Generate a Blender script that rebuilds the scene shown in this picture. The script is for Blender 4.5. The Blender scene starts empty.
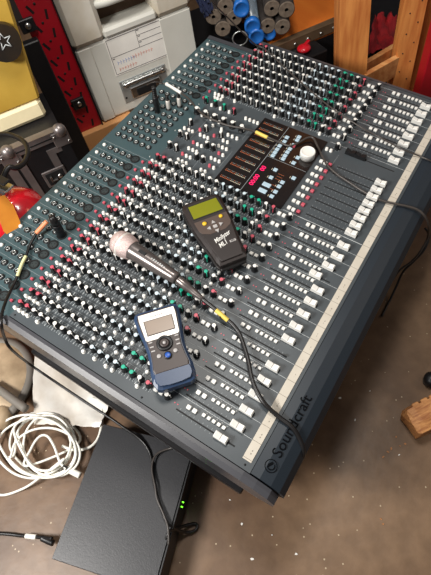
import bpy, math, random
from mathutils import Vector, Matrix
random.seed(7)
SC = bpy.context.scene
COL = SC.collection
# ------------------------------------------------------------------ camera
CW = Vector((-0.11089796, -0.09491723, 1.05235536))
RW = ((0.53204787, -0.83591075, -0.13482684), (-0.74468983, -0.38619008, -0.54432924), (0.40294187, 0.39001339, -0.82796582))
FPX = 445.806
cam = bpy.data.cameras.new('camera'); co = bpy.data.objects.new('camera', cam); COL.objects.link(co)
m = Matrix(((RW[0][0], -RW[1][0], -RW[2][0]), (RW[0][1], -RW[1][1], -RW[2][1]), (RW[0][2], -RW[1][2], -RW[2][2])))
co.matrix_world = Matrix.Translation(CW) @ m.to_4x4()
cam.sensor_fit = 'HORIZONTAL'; cam.sensor_width = 36; cam.lens = FPX / 431 * 36; cam.clip_start = .02
SC.camera = co
# ------------------------------------------------------------------ light, world, exposure
w = bpy.data.worlds.new('world'); SC.world = w; w.use_nodes = True
bg = w.node_tree.nodes['Background']; bg.inputs[0].default_value = (.92, .95, 1, 1); bg.inputs[1].default_value = .15
def area(name, loc, target, size, power, color):
    l = bpy.data.lights.new(name, 'AREA'); l.shape = 'RECTANGLE'; l.size = size[0]; l.size_y = size[1]; l.energy = power; l.color = color
    o = bpy.data.objects.new(name, l); COL.objects.link(o); o.location = loc
    o.rotation_euler = (Vector(target) - Vector(loc)).to_track_quat('-Z', 'Y').to_euler(); return o
area('ceiling_tube_light', (-.92, .80, 1.45), (.15, .35, 0), (.6, .3), 41, (1, .97, .93))
area('warm_tint_light', (1.9, -1.4, 2.3), (.5, -.1, 0), (.6, .6), 6, (1, .70, .42))  # added light that gives the right-hand floor an orange tint
area('case_fill_light', (.55, .35, 2.1), (1.0, .8, .3), (.4, .4), 20, (1, .96, .90))  # added fill light, brightens the pale case behind the console
SC.view_settings.view_transform = 'Standard'; SC.view_settings.look = 'None'
SC.view_settings.gamma = 1; SC.view_settings.use_curve_mapping = False; SC.view_settings.exposure = 0.0

# ------------------------------------------------------------------ pixel / plane helpers (used to measure where things stand)
TH = math.radians(7); ZS = .30
MCON = Matrix.Translation((0, 0, ZS)) @ Matrix.Rotation(TH, 4, 'X')
MINV = MCON.inverted()
def ray(x, y):
    a, b = (x - 215.5) / FPX, (y - 287.5) / FPX
    return Vector([RW[0][i] * a + RW[1][i] * b + RW[2][i] for i in range(3)])
def W(x, y, z=0.):                       # world point at height z
    d = ray(x, y); return CW + d * ((z - CW.z) / d.z)
def WP(x, y, P, d):                      # world point on the vertical plane through P along d
    n = Vector((-d[1], d[0], 0)); r = ray(x, y); return CW + r * ((Vector(P) - CW).dot(n) / r.dot(n))
def CL(x, y, z=0.):                      # world point at height z (m) above the console's top plate
    o = MINV @ CW; d = MINV.to_3x3() @ ray(x, y); return MCON @ (o + d * ((z - o.z) / d.z))
def CV(u, v, z=0.):                      # console mm -> world
    return MCON @ Vector((u / 1000, v / 1000, z / 1000))
DIR = Vector((.861, -.509, 0)); NRM = Vector((.509, .861, 0))   # along / into the row of things behind the console

# ------------------------------------------------------------------ materials
def srgb(r, g, b):
    f = lambda c: (c / 255 / 12.92) if c / 255 <= .04045 else ((c / 255 + .055) / 1.055) ** 2.4
    return (f(r), f(g), f(b), 1)
def mat(name, rgb, rough=.5, metal=0., noise=0., scale=40., bump=0., rgb2=None, spec=.5, trans=0., emit=None, coat=0., stretch=None):
    m = bpy.data.materials.new(name); m.use_nodes = True; nt = m.node_tree; b = nt.nodes['Principled BSDF']
    c = srgb(*rgb); b.inputs['Base Color'].default_value = c; b.inputs['Roughness'].default_value = rough
    b.inputs['Metallic'].default_value = metal; b.inputs['Specular IOR Level'].default_value = spec
    b.inputs['Transmission Weight'].default_value = trans; b.inputs['Coat Weight'].default_value = coat
    if emit: b.inputs['Emission Color'].default_value = srgb(*emit[:3]); b.inputs['Emission Strength'].default_value = emit[3]
    tc = nt.nodes.new('ShaderNodeTexCoord'); mp = nt.nodes.new('ShaderNodeMapping'); nt.links.new(tc.outputs['Object'], mp.inputs[0])
    if stretch: mp.inputs['Scale'].default_value = stretch
    n = nt.nodes.new('ShaderNodeTexNoise'); n.inputs['Scale'].default_value = scale; n.inputs['Detail'].default_value = 5
    nt.links.new(mp.outputs[0], n.inputs['Vector'])
    r = nt.nodes.new('ShaderNodeValToRGB')
    c2 = srgb(*rgb2) if rgb2 else tuple(max(0, x * (1 - (noise or .06))) for x in c[:3]) + (1,)
    r.color_ramp.elements[0].color = c2; r.color_ramp.elements[1].color = c
    r.color_ramp.elements[0].position = .35; r.color_ramp.elements[1].position = .65
    nt.links.new(n.outputs[0], r.inputs[0]); nt.links.new(r.outputs[0], b.inputs['Base Color'])
    if bump:
        bp = nt.nodes.new('ShaderNodeBump'); bp.inputs['Strength'].default_value = bump; bp.inputs['Distance'].default_value = .002
        nt.links.new(n.outputs[0], bp.inputs['Height']); nt.links.new(bp.outputs[0], b.inputs['Normal'])
    return m
def concrete():
    m = bpy.data.materials.new('worn_concrete'); m.use_nodes = True; nt = m.node_tree; b = nt.nodes['Principled BSDF']
    N = nt.nodes.new; L = nt.links.new
    tc = N('ShaderNodeTexCoord')
    n1 = N('ShaderNodeTexNoise'); n1.inputs['Scale'].default_value = 2.3; n1.inputs['Detail'].default_value = 8
    n2 = N('ShaderNodeTexNoise'); n2.inputs['Scale'].default_value = 30; n2.inputs['Detail'].default_value = 6
    n3 = N('ShaderNodeTexNoise'); n3.inputs['Scale'].default_value = 3.5; n3.inputs['Detail'].default_value = 2
    vo = N('ShaderNodeTexVoronoi'); vo.inputs['Scale'].default_value = 75
    for t in (n1, n2, n3, vo): L(tc.outputs['Object'], t.inputs['Vector'])
    r1 = N('ShaderNodeValToRGB'); r1.color_ramp.elements[0].color = srgb(86, 62, 44); r1.color_ramp.elements[1].color = srgb(130, 104, 80)
    r1.color_ramp.elements[0].position = .38; r1.color_ramp.elements[1].position = .62
    L(n1.outputs[0], r1.inputs[0])
    mx = N('ShaderNodeMix'); mx.data_type = 'RGBA'; mx.blend_type = 'MULTIPLY'; mx.inputs[0].default_value = .55
    r2 = N('ShaderNodeValToRGB'); r2.color_ramp.elements[0].color = (.62, .60, .58, 1); r2.color_ramp.elements[1].color = (1, 1, 1, 1)
    r2.color_ramp.elements[0].position = .35; r2.color_ramp.elements[1].position = .65
    L(n2.outputs[0], r2.inputs[0]); L(r1.outputs[0], mx.inputs[6]); L(r2.outputs[0], mx.inputs[7])
    # paint specks: small voronoi cores, only in some patches
    sp = N('ShaderNodeMath'); sp.operation = 'LESS_THAN'; sp.inputs[1].default_value = .12; L(vo.outputs['Distance'], sp.inputs[0])
    sc = N('ShaderNodeSeparateColor'); L(vo.outputs['Color'], sc.inputs[0])
    gt = N('ShaderNodeMath'); gt.operation = 'GREATER_THAN'; gt.inputs[1].default_value = .80; L(sc.outputs[0], gt.inputs[0])
    m1 = N('ShaderNodeMath'); m1.operation = 'MULTIPLY'; L(sp.outputs[0], m1.inputs[0]); L(gt.outputs[0], m1.inputs[1])
    m2 = N('ShaderNodeMix'); m2.data_type = 'RGBA'; m2.inputs[7].default_value = srgb(186, 168, 140)
    L(m1.outputs[0], m2.inputs[0]); L(mx.outputs[2], m2.inputs[6]); L(m2.outputs[2], b.inputs['Base Color'])
    b.inputs['Roughness'].default_value = .42; b.inputs['Specular IOR Level'].default_value = .4
    bp = N('ShaderNodeBump'); bp.inputs['Strength'].default_value = .25; bp.inputs['Distance'].default_value = .003
    L(n2.outputs[0], bp.inputs['Height']); L(bp.outputs[0], b.inputs['Normal'])
    return m
def wood(name, a, b_, scale=9, stretch=(1, 1, .08), rough=.6):
    return mat(name, a, rough, rgb2=b_, scale=scale, stretch=stretch, bump=.15)
M = {}
M['panel'] = mat('grey_blue_enamel', (70, 76, 80), .42, noise=.12, scale=14)
M['rear_panel'] = mat('teal_grey_enamel', (62, 82, 86), .42, noise=.12, scale=14)
M['chassis'] = mat('dark_steel', (34, 38, 42), .5)
M['cheek'] = mat('satin_slate_plastic', (70, 70, 74), .3, noise=.08, scale=20)
M['cheek_low'] = mat('dark_navy_plastic', (32, 42, 56), .45)
M['armrest'] = mat('navy_armrest_plastic', (34, 42, 50), .45, spec=.4, scale=400)
M['logo'] = mat('embossed_dark', (6, 8, 11), .85, spec=.1)
M['strip'] = mat('cream_marking_strip', (206, 198, 184), .6, rgb2=(198, 189, 174), scale=25)
M['tick'] = mat('pencil_grey', (150, 142, 130), .7)
M['print'] = mat('printed_pale_grey', (196, 200, 200), .6)
M['print_dim'] = mat('printed_mid_grey', (146, 152, 154), .6)
M['black'] = mat('black_plastic', (20, 20, 22), .42)
M['knob'] = mat('knob_black', (15, 15, 17), .38)
M['slot'] = mat('slot_black', (8, 8, 9), .7)
M['white'] = mat('white_plastic', (238, 236, 230), .4, noise=.03)
M['pink'] = mat('pink_plastic', (198, 84, 100), .42)
M['teal'] = mat('teal_plastic', (26, 172, 140), .4)
M['blue_pale'] = mat('pale_blue_plastic', (206, 222, 230), .4)
M['display'] = mat('smoked_display_gloss', (26, 20, 18), .18, spec=.6)
M['btn_blue'] = mat('pale_blue_button', (176, 200, 214), .45)
M['metal'] = mat('bright_metal', (200, 200, 198), .28, 1)
M['jack'] = mat('jack_nut_metal', (196, 200, 198), .3, .7)
M['amber'] = mat('amber_led', (176, 100, 66), .4, emit=(230, 110, 50, .12))
M['ledwhite'] = mat('pale_legend', (206, 196, 172), .5)
M['led_red'] = mat('magenta_led_digits', (235, 30, 90), .4, emit=(255, 20, 110, .8))
M['led_green'] = mat('green_led', (90, 255, 60), .4, emit=(100, 255, 40, 5))
M['edge_brown'] = mat('tarnished_edge_metal', (124, 100, 76), .5, .4, noise=.3, scale=20)
M['concrete'] = concrete()
M['xlr_insert'] = mat('socket_insert', (44, 52, 53), .5)
M['dark_wall'] = mat('dark_stained_wall', (40, 30, 25), .8, noise=.3, scale=3)
M['case_grey'] = mat('pale_grey_hard_plastic', (216, 215, 206), .5, rgb2=(204, 202, 192), scale=5)
M['case_dirt'] = mat('scuffed_pale_plastic', (218, 214, 204), .55, rgb2=(190, 178, 156), scale=6)
M['paper'] = mat('label_paper', (240, 236, 228), .6)
M['ink'] = mat('label_ink', (60, 58, 60), .7)
M['ink_blue'] = mat('faded_blue_ink', (168, 178, 210), .7)
M['ink_red'] = mat('faded_red_ink', (222, 160, 146), .7)
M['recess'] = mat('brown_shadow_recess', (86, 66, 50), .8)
M['red_steel'] = mat('red_painted_steel', (176, 18, 34), .4, noise=.15, scale=10)
M['black_steel'] = mat('black_painted_steel', (26, 25, 27), .4, noise=.2)
M['alu'] = mat('dull_aluminium', (150, 142, 140), .38, .75, noise=.2, scale=30)
M['yellow'] = mat('yellow_vinyl', (206, 170, 74), .5, rgb2=(184, 146, 54), scale=6, bump=.1)
M['cream'] = mat('cream_piping', (246, 232, 190), .5)
M['leather'] = mat('worn_black_leather', (24, 20, 16), .5, rgb2=(54, 38, 18), scale=9)
M['brown'] = mat('brown_edge_trim', (112, 78, 44), .6, rgb2=(84, 56, 30), scale=20)
M['ext_red'] = mat('extinguisher_red', (206, 22, 36), .22, coat=.6)
M['tag_orange'] = mat('orange_ochre_label', (204, 132, 34), .45, rgb2=(168, 92, 20), scale=10)
M['tan'] = mat('tan_cardboard', (216, 160, 104), .7, rgb2=(202, 144, 90), scale=6)
M['roll'] = mat('grey_brown_roll', (122, 108, 94), .8, rgb2=(92, 80, 68), scale=60)
M['roll_side'] = mat('dark_roll_side', (58, 50, 45), .8, rgb2=(40, 34, 30), scale=30)
M['blue_cap'] = mat('blue_plastic_cap', (34, 104, 186), .35)
M['clear_tube'] = mat('clear_tube_plastic', (170, 186, 200), .25, trans=.5)
M['orange_ply'] = wood('orange_plywood', (222, 128, 44), (206, 106, 30), 8, (1, .2, 1))
M['pine'] = wood('orange_pine', (224, 146, 76), (190, 108, 50), 10, (6, 6, .7))
M['pine_pale'] = wood('pale_cut_pine', (222, 166, 104), (190, 120, 66), 12, (4, 1, 4))
M['chunk'] = wood('splintered_timber', (206, 146, 88), (156, 96, 52), 30, (1, 6, 6))
M['bark'] = mat('rough_bark', (120, 78, 50), .9, rgb2=(70, 44, 28), scale=60, bump=.6)
M['red_cloth'] = mat('red_cloth', (170, 22, 30), .8, rgb2=(110, 12, 20), scale=20)
M['black_box'] = mat('textured_black_enamel', (40, 40, 43), .40, rgb2=(33, 33, 36), scale=420, bump=.12)
M['cable'] = mat('black_cable_rubber', (24, 22, 22), .38)
M['cable_grey'] = mat('grey_cable_rubber', (66, 60, 56), .4)
M['cable_white'] = mat('white_cable_pvc', (244, 242, 232), .4)
M['orange_sleeve'] = mat('orange_plug_sleeve', (226, 142, 98), .5)
M['yellow_tape'] = mat('yellow_sleeve', (232, 204, 96), .5)
M['pale_tape'] = mat('pale_yellow_sleeve', (226, 224, 168), .5)
M['grille'] = mat('mic_grille_mesh', (236, 214, 208), .38, .35, rgb2=(186, 160, 156), scale=900, bump=.6)
M['mic_body'] = mat('mic_grey_enamel', (118, 110, 107), .26, .6)
M['an_body'] = mat('charcoal_brown_case', (38, 29, 27), .5, noise=.2, scale=30)
M['an_edge'] = mat('black_rubber_edge', (24, 22, 22), .6)
M['an_face'] = mat('brown_keypad', (80, 64, 56), .5)
M['lcd_green'] = mat('olive_green_lcd', (124, 126, 18), .3)
M['lcd_beige'] = mat('beige_lcd', (142, 126, 112), .3)
M['blue_shell'] = mat('slate_blue_shell', (44, 64, 94), .38, noise=.12, scale=30)
M['silver'] = mat('silver_plate', (236, 230, 222), .28, .25)
M['mini_face'] = mat('taupe_face', (62, 52, 49), .45)
M['btn_grey'] = mat('light_grey_button', (176, 172, 170), .45)
M['btn_yellow'] = mat('yellow_button', (236, 190, 40), .4)
M['btn_royal'] = mat('royal_blue_button', (36, 84, 170), .35)
M['sheet'] = mat('milky_plastic_sheet', (242, 238, 230), .35, rgb2=(214, 204, 190), scale=14, bump=.5, trans=.15)
M['rubber_grey'] = mat('grey_rubber', (120, 114, 106), .6)
M['tin'] = mat('dusty_tin', (196, 172, 140), .5, rgb2=(156, 134, 106), scale=20)

# ------------------------------------------------------------------ mesh helpers
class MB:
    def __init__(s): s.v = []; s.f = []; s.mi = []; s.m = []; s.sm = []
    def k(s, material):
        if material not in s.m: s.m.append(material)
        return s.m.index(material)
    def add(s, vs, fs, material, mtx=None, smooth=False):
        o = len(s.v); s.v += [tuple(mtx @ Vector(p)) if mtx else tuple(p) for p in vs]; k = s.k(material)
        for f in fs: s.f.append(tuple(o + i for i in f)); s.mi.append(k); s.sm.append(smooth)
        return s
    def box(s, x0, x1, y0, y1, z0, z1, material, mtx=None, ch=0):
        if ch <= 0:
            vs = [(x, y, z) for z in (z0, z1) for x, y in ((x0, y0), (x1, y0), (x1, y1), (x0, y1))]
            fs = [(3, 2, 1, 0), (4, 5, 6, 7), (0, 1, 5, 4), (1, 2, 6, 5), (2, 3, 7, 6), (3, 0, 4, 7)]
            return s.add(vs, fs, material, mtx)
        c = min(ch, (x1 - x0) / 2.01, (y1 - y0) / 2.01, (z1 - z0) / 2.01)
        def ring(z, i):
            a = c - i
            return [(x0 + i + a, y0 + i, z), (x1 - i - a, y0 + i, z), (x1 - i, y0 + i + a, z), (x1 - i, y1 - i - a, z), (x1 - i - a, y1 - i, z), (x0 + i + a, y1 - i, z), (x0 + i, y1 - i - a, z), (x0 + i, y0 + i + a, z)]
        j = c * .75
        return s.loft([ring(z0, j), ring(z0 + c, 0), ring(z1 - c, 0), ring(z1, j)], material, mtx)
    def loft(s, rings, material, mtx=None, smooth=False, caps=True, closed=True):
        n = len(rings[0]); vs = [p for r in rings for p in r]; fs = []
        for a in range(len(rings) - 1):
            for i in range(n if closed else n - 1):
                j = (i + 1) % n; fs.append((a * n + i, a * n + j, (a + 1) * n + j, (a + 1) * n + i))
        if caps: fs.append(tuple(range(n - 1, -1, -1))); fs.append(tuple((len(rings) - 1) * n + i for i in range(n)))
        return s.add(vs, fs, material, mtx, smooth)
    def lathe(s, prof, material, mtx=None, n=16, smooth=True, caps=True):
        rings = [[(r * math.cos(2 * math.pi * i / n), r * math.sin(2 * math.pi * i / n), z) for i in range(n)] for r, z in prof]
        return s.loft(rings, material, mtx, smooth, caps)
    def prism(s, pts, a0, a1, material, axis='x', mtx=None):
        f = {'x': lambda p, a: (a, p[0], p[1]), 'y': lambda p, a: (p[0], a, p[1]), 'z': lambda p, a: (p[0], p[1], a)}[axis]
        return s.loft([[f(p, a0) for p in pts], [f(p, a1) for p in pts]], material, mtx)
    def sphere(s, c, r, material, n=14, k=8, mtx=None, sz=1):
        prof = [(max(1e-4, r * math.sin(math.pi * i / k)), -r * sz * math.cos(math.pi * i / k)) for i in range(k + 1)]
        t = Matrix.Translation(c); return s.lathe(prof, material, (mtx @ t) if mtx else t, n)
    def tube(s, pts, r, material, n=8, sub=6, closed=False):
        P = [Vector(p) for p in pts]; C = []
        L = len(P)
        for i in range(L if closed else L - 1):
            p0 = P[(i - 1) % L] if closed else P[max(i - 1, 0)]; p1 = P[i]; p2 = P[(i + 1) % L]; p3 = P[(i + 2) % L] if closed else P[min(i + 2, L - 1)]
            for t in range(sub):
                t /= sub; C.append(.5 * ((2 * p1) + (p2 - p0) * t + (2 * p0 - 5 * p1 + 4 * p2 - p3) * t * t + (3 * p1 - p0 - 3 * p2 + p3) * t ** 3))
        if not closed: C.append(P[-1])
        rings = []; nrm = None
        for i, c in enumerate(C):
            t = (C[(i + 1) % len(C)] - C[i - 1]) if (closed or 0 < i < len(C) - 1) else ((C[1] - C[0]) if i == 0 else (C[-1] - C[-2]))
            t = t.normalized() if t.length > 1e-9 else Vector((1, 0, 0))
            if nrm is None: nrm = t.orthogonal().normalized()
            nrm = (nrm - t * nrm.dot(t)); nrm = nrm.normalized() if nrm.length > 1e-6 else t.orthogonal().normalized()
            b = t.cross(nrm)
            rr = r(i / max(1, len(C) - 1)) if callable(r) else r
            rings.append([tuple(c + nrm * (rr * math.cos(2 * math.pi * j / n)) + b * (rr * math.sin(2 * math.pi * j / n))) for j in range(n)])
        if closed: rings.append(rings[0])
        return s.loft(rings, material, None, True, not closed)
    def mesh(s, name, origin=None):
        me = bpy.data.meshes.new(name)
        vs = s.v if origin is None else [tuple(Vector(p) - Vector(origin)) for p in s.v]
        me.from_pydata(vs, [], s.f)
        for m_ in s.m: me.materials.append(m_)
        me.polygons.foreach_set('material_index', s.mi); me.polygons.foreach_set('use_smooth', s.sm); me.update()
        return me
    def build(s, name, parent=None, origin=None):
        o = bpy.data.objects.new(name, s.mesh(name, origin)); COL.objects.link(o)
        if origin is not None: o.location = origin
        if parent: o.parent = parent
        return o
def empty(name, loc=(0, 0, 0), mtx=None):
    o = bpy.data.objects.new(name, None); COL.objects.link(o); o.empty_display_size = .05
    if mtx is not None: o.matrix_world = mtx
    else: o.location = loc
    return o
def tag(o, label, cat, group=None, kind=None):
    o['label'] = label; o['category'] = cat
    if group: o['group'] = group
    if kind: o['kind'] = kind
    return o
def struct(o): o['kind'] = 'structure'; return o
def inst(name, me, parent, loc, rot=0.):
    o = bpy.data.objects.new(name, me); COL.objects.link(o); o.parent = parent; o.location = loc; o.rotation_euler = (0, 0, rot); return o
def text_mb(mb, string, size, mtx, material, ext=.0004, shear=0., bold=0., sx=1.):
    cu = bpy.data.curves.new('lettering', 'FONT'); cu.body = string; cu.size = size; cu.extrude = ext; cu.shear = shear; cu.offset = bold
    cu.align_x = 'CENTER'; cu.align_y = 'CENTER'; cu.resolution_u = 3
    o = bpy.data.objects.new('lettering', cu); COL.objects.link(o)
    me = bpy.data.meshes.new_from_object(o.evaluated_get(bpy.context.evaluated_depsgraph_get()))
    mb.add([(v.co.x * sx, v.co.y, v.co.z) for v in me.vertices], [tuple(p.vertices) for p in me.polygons], material, mtx)
    bpy.data.objects.remove(o); bpy.data.meshes.remove(me); bpy.data.curves.remove(cu)
    return mb
T = Matrix.Translation
def frame(o, x, y, z): # matrix with given origin and axes
    return Matrix(((x[0], y[0], z[0], o[0]), (x[1], y[1], z[1], o[1]), (x[2], y[2], z[2], o[2]), (0, 0, 0, 1)))
ROWM = lambda P: frame(P, DIR, NRM, (0, 0, 1))   # local x along the row, y away from the camera

# ================================================================== SETTING
fl = MB().add([(-3, -2.5, 0), (4, -2.5, 0), (4, 4, 0), (-3, 4, 0)], [(0, 1, 2, 3)], M['concrete']).build('floor'); struct(fl)
wm = ROWM((1.75, 1.95, 0))
wb = MB().box(-4, 3, 0, .1, 0, 2.6, M['dark_wall'], wm).build('wall_back'); struct(wb)

# ================================================================== MIXING CONSOLE (child coordinates in mm -> m, u along the width, v to the rear)
con = empty('mixing_console', mtx=MCON)
tag(con, 'large dark grey studio mixing console covered in rows of knobs and white faders', 'mixing console')
mm = Matrix.Scale(.001, 4)
US, UE = -17, 978
b = MB().prism([(18, -4), (18, -78), (90, -100), (736, -150), (736, -44), (572, -44), (551, -4)], US + 1, UE - 1, M['chassis'], 'x', mm); b.build('chassis', con)
b = MB().prism([(21, 0), (21, -4), (550, -4), (574, -44), (574, -40), (553, 0)], US, UE, M['panel'], 'x', mm); b.build('control_panel', con)
b = MB().box(US, UE, 575, 742, -44, -40, M['rear_panel'], mm); b.build('connector_panel', con)
# seam frame around the top plate
# end cheeks
for s_, (a0, a1, a2) in (('l', (-34, -25, -18.6)), ('r', (993, 986, 979.6))):
    prof = [(560, 1), (30, 1), (6, -2), (-20, -10), (-34, -26), (-34, -60), (0, -86), (742, -96), (742, -38), (585, -38)]
    lo = [(742, -96), (0, -86), (-32, -62), (-20, -96), (60, -120), (742, -158)]
    ins = lambda pr, d: [(v, z - d if z > -30 else z) for v, z in pr]
    b = MB()
    r3 = [(a2, 0), (a1, 0), (a0, 5)]
    b.loft([[(u, v, z) for v, z in ins(prof, d)] for u, d in r3], M['cheek'], mm)
    b.prism(lo, a0 + (4 if a0 < 0 else -4), a2, M['cheek_low'], 'x', mm)
    b.build('end_cheek', con)
# armrest
arm = [(20, 1), (4, 2), (-16, -1), (-32, -9), (-42, -24), (-43, -40), (-34, -58), (10, -74), (20, -74)]
ar = MB().prism(arm, US + 1, UE, M['armrest'], 'x', mm).build('armrest', con)
b = MB()
lm = T((0, 0, 0))
def ringpts(c, r0, r1, a0, a1, z, n=22):
    o = [(c[0] + r1 * math.cos(a0 + (a1 - a0) * i / n), c[1] + r1 * math.sin(a0 + (a1 - a0) * i / n), z) for i in range(n + 1)]
    i_ = [(c[0] + r0 * math.cos(a0 + (a1 - a0) * i / n), c[1] + r0 * math.sin(a0 + (a1 - a0) * i / n), z) for i in range(n + 1)]
    return o + i_, [(i, i + 1, n + 2 + i, n + 1 + i) for i in range(n)]
tilt = lambda c: T((c[0] / 1000, c[1] / 1000, c[2] / 1000)) @ Matrix.Rotation(math.radians(3), 4, 'X')
for r0, r1, a0, a1 in ((9.2, 10.4, 0, 6.283), (5.0, 6.6, 2.0, 5.6)):
    vs, fs = ringpts((0, 0), r0 / 1000, r1 / 1000, a0, a1, .0006); b.add(vs, fs, M['logo'], tilt((10, -2, 1.6)))
b.add([(-.004, .003, .0007), (.005, -.002, .0007), (.007, .001, .0007), (0, .006, .0007)], [(0, 1, 2, 3)], M['logo'], tilt((10, -2, 1.6)))
text_mb(b, 'Soundcraft', .025, tilt((84, -2, 1.6)), M['logo'], .0006, sx=1.05); b.build('logo', ar)
# marking strip
b = MB().box(-3, 969, 27, 43, 0, 1.2, M['strip'], mm)
for i in range(33): b.box(30 * i - .4, 30 * i + .4, 27, 43, 1.2, 1.35, M['tick'], mm)
for i in range(31):
    if random.random() < .8:
        for q in range(2): b.box(30 * i + 8 + q * 5, 30 * i + 10.5 + q * 5, 33 + random.random() * 2, 34 + random.random() * 2, 1.2, 1.3, M['tick'], mm)
b.build('marking_strip', con)
# ---- positions
CH = [30. * n for n in range(16)] + [726. + 30 * n for n in range(8)]
PIT = 17.93
knobs = []; btns = []; slots = []; caps_ = []; jacks = []; prints = MB(); leds = []
kcol = ['pink', 'pink'] + ['white'] * 8 + ['blue_pale'] * 4 + ['teal', 'teal', 'white', 'pink']
for ci, uL in enumerate(CH):
    for k in range(18): knobs.append((uL + 14.6, 546.4 - PIT * k, kcol[k], 0))
    knobs.append((uL + 14.8, 202, 'white', 0))
    for v in (554, 543, 531.5, 521, 495.5, 380.7, 354.5, 328, 313.7, 258.) if ci < 16 else (554, 543, 531.5, 495.5, 380.7, 328, 258.): btns.append((uL + 1.2, v, 'white', 'r'))
    for v in (226, 215): btns.append((uL + 14, v, 'white', 'm'))
    for v in (160.4, 148.4): btns.append((uL + 18.3, v, 'white', 'm'))
    for v in (131.7, 121.8, 112, 102.2, 92.6): btns.append((uL + 20.8, v, 'white', 's'))
    for v in (186, 180): leds.append((uL + 13, v))
    slots.append((uL + 5.2, 178, 62, ci))
    vc = {0: 88, 6: None, 12: 93, 13: 80}.get(ci, 74.5)
    if vc: caps_.append((uL + 4.6, vc))
    # printed legend: divider line, rulings beside the fader, rings and short ticks by the knobs
    B = M['print']; D = M['print_dim']
    prints.box(uL + 29.3, uL + 29.9, 44, 210, 0, .15, B, mm)
    prints.box(uL + 28.0, uL + 28.5, 210, 550, 0, .12, D, mm)
    for k in range(18):
        v = 546.4 - PIT * k; c = uL + 14.6
        for a in range(7):
            t = math.radians(-50 + a * 46.6); x, y = c + 7.6 * math.cos(t), v + 7.6 * math.sin(t)
            prints.box(x - .5, x + .5, y - .5, y + .5, 0, .12, B, mm)
        for q in range(2): prints.box(uL + 4 + q * 3, uL + 6 + q * 3, v - 6.5, v - 4.8, 0, .12, D, mm)
        prints.box(uL + 22.5, uL + 26.5, v - 3, v - 1.9, 0, .12, D, mm)
        for q in range(4): prints.box(uL + 22 + q * 1.7, uL + 23.1 + q * 1.7, v + 2 + (q % 2) * .6, v + 4, 0, .12, B, mm)
        for q in range(3): prints.box(uL + 6.2 - q * 1.6, uL + 7.2 - q * 1.6, v + 5, v + 6.6, 0, .12, B, mm)
        prints.box(uL + 3.2, uL + 6.8, v - 1, v + .2, 0, .12, D, mm)
        if k in (1, 3, 5, 9, 13, 15, 17): prints.box(uL + 5, uL + 27, v - 9.3, v - 8.8, 0, .12, D, mm)
    for v in range(72, 176, 9): prints.box(uL + 7.5, uL + 10.5, v, v + .6, 0, .12, D, mm)
    for v in range(72, 176, 9): prints.box(uL + .2, uL + 3, v, v + .6, 0, .12, D, mm)
    for v in (88, 98, 108, 118, 128): prints.box(uL + 25, uL + 27.5, v, v + 2.4, 0, .12, B, mm)
    # rear connectors
    for v in (644, 664, 684, 703): jacks.append((uL + 15, v, 'j'))
    jacks.append((uL + 15, 723, 'w'))
for k in range(9):
    for j in range(6): jacks.append((514 + 24 * k, 717 - 19.3 * j, 'j'))
# master section
for u in (512, 556): knobs += [(u, v, 'white', 0) for v in (546, 526.5, 469.5, 452)]
knobs += [(601.6, 546, 'white', 0), (601.6, 501, 'white', 0), (601.6, 458.5, 'white', 0)]
knobs += [(645, v, 'white', 1) for v in (556, 530, 504, 478)] + [(645, 452, 'white', 1), (645, 426, 'white', 1)]
knobs += [(690, 557, 'teal', 0), (690, 530, 'teal', 0), (689, 503, 'teal', 0), (688, 474, 'pink', 0), (705.5, 202.2, 'white', 0)]
for u, vs in ((594.8, (514.5, 473.6)), (550.7, (504.7, 432.6)), (506, (505.7, 430))): btns += [(u, v, 'pink', 'r') for v in vs]
for u, vs in ((580.5, (550.5, 537.5, 526.8, 504.4, 492.6, 482.4)), (549.9, (492.2, 480.5)), (528.5, (502.9, 491.3, 480.3, 440, 429, 418)), (485.3, (503.5, 492, 481, 440, 429)), (505, (494, 483, 418)),
              (714.5, (547, 538.3, 528.7)), (685, (538, 512, 486)), (641, (538.7, 512, 488)), (623, (495, 470)), (571, (446, 435, 424)), (550, (421,)), (614, (446, 434, 421)), (592, (446, 434)), (685.5, (438.3, 426.7, 415, 404.5)), (689.5, (221.6, 210.7))):
    btns += [(u, v, 'white', 'r') for v in vs]
GU = (491.8, 514.3, 537, 559.2, 581.5, 604.2, 626.8, 650)
for u in GU:
    slots.append((u + 3, 177, 62, 0)); caps_.append((u + .8, 74.5))
    btns += [(u - 3, 215.5, 'white', 'm'), (u - 3.4, 205, 'white', 'm'), (u - 3, 193.6, 'pink', 'm')]
    for v in range(76, 176, 9): prints.box(u + 6, u + 9, v, v + .6, 0, .12, M['print_dim'], mm); prints.box(u - 3, u, v, v + .6, 0, .12, M['print_dim'], mm)
for u in (480, 718.): prints.box(u, u + .6, 44, 225, 0, .15, M['print'], mm)
for u, v, l in ((500, 462, 60), (600, 520, 80), (545, 410, 60), (640, 410, 40), (670, 190, 36)):
    prints.box(u - l / 2, u + l / 2, v, v + .5, 0, .12, M['print_dim'], mm)
for (u, v, c, k) in knobs[-22:]:
    for a in range(7):
        t = math.radians(-50 + a * 46.6); x, y = u + 8 * math.cos(t), v + 8 * math.sin(t); prints.box(x - .5, x + .5, y - .5, y + .5, 0, .12, M['print'], mm)
prints.build('printed_legend', con)
b = MB()
for u, v in leds: b.box(u - 1, u + 1, v - 1, v + 1, 0, .8, M['pink'], mm)
b.build('indicator_leds', con)['kind'] = 'stuff'
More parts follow.
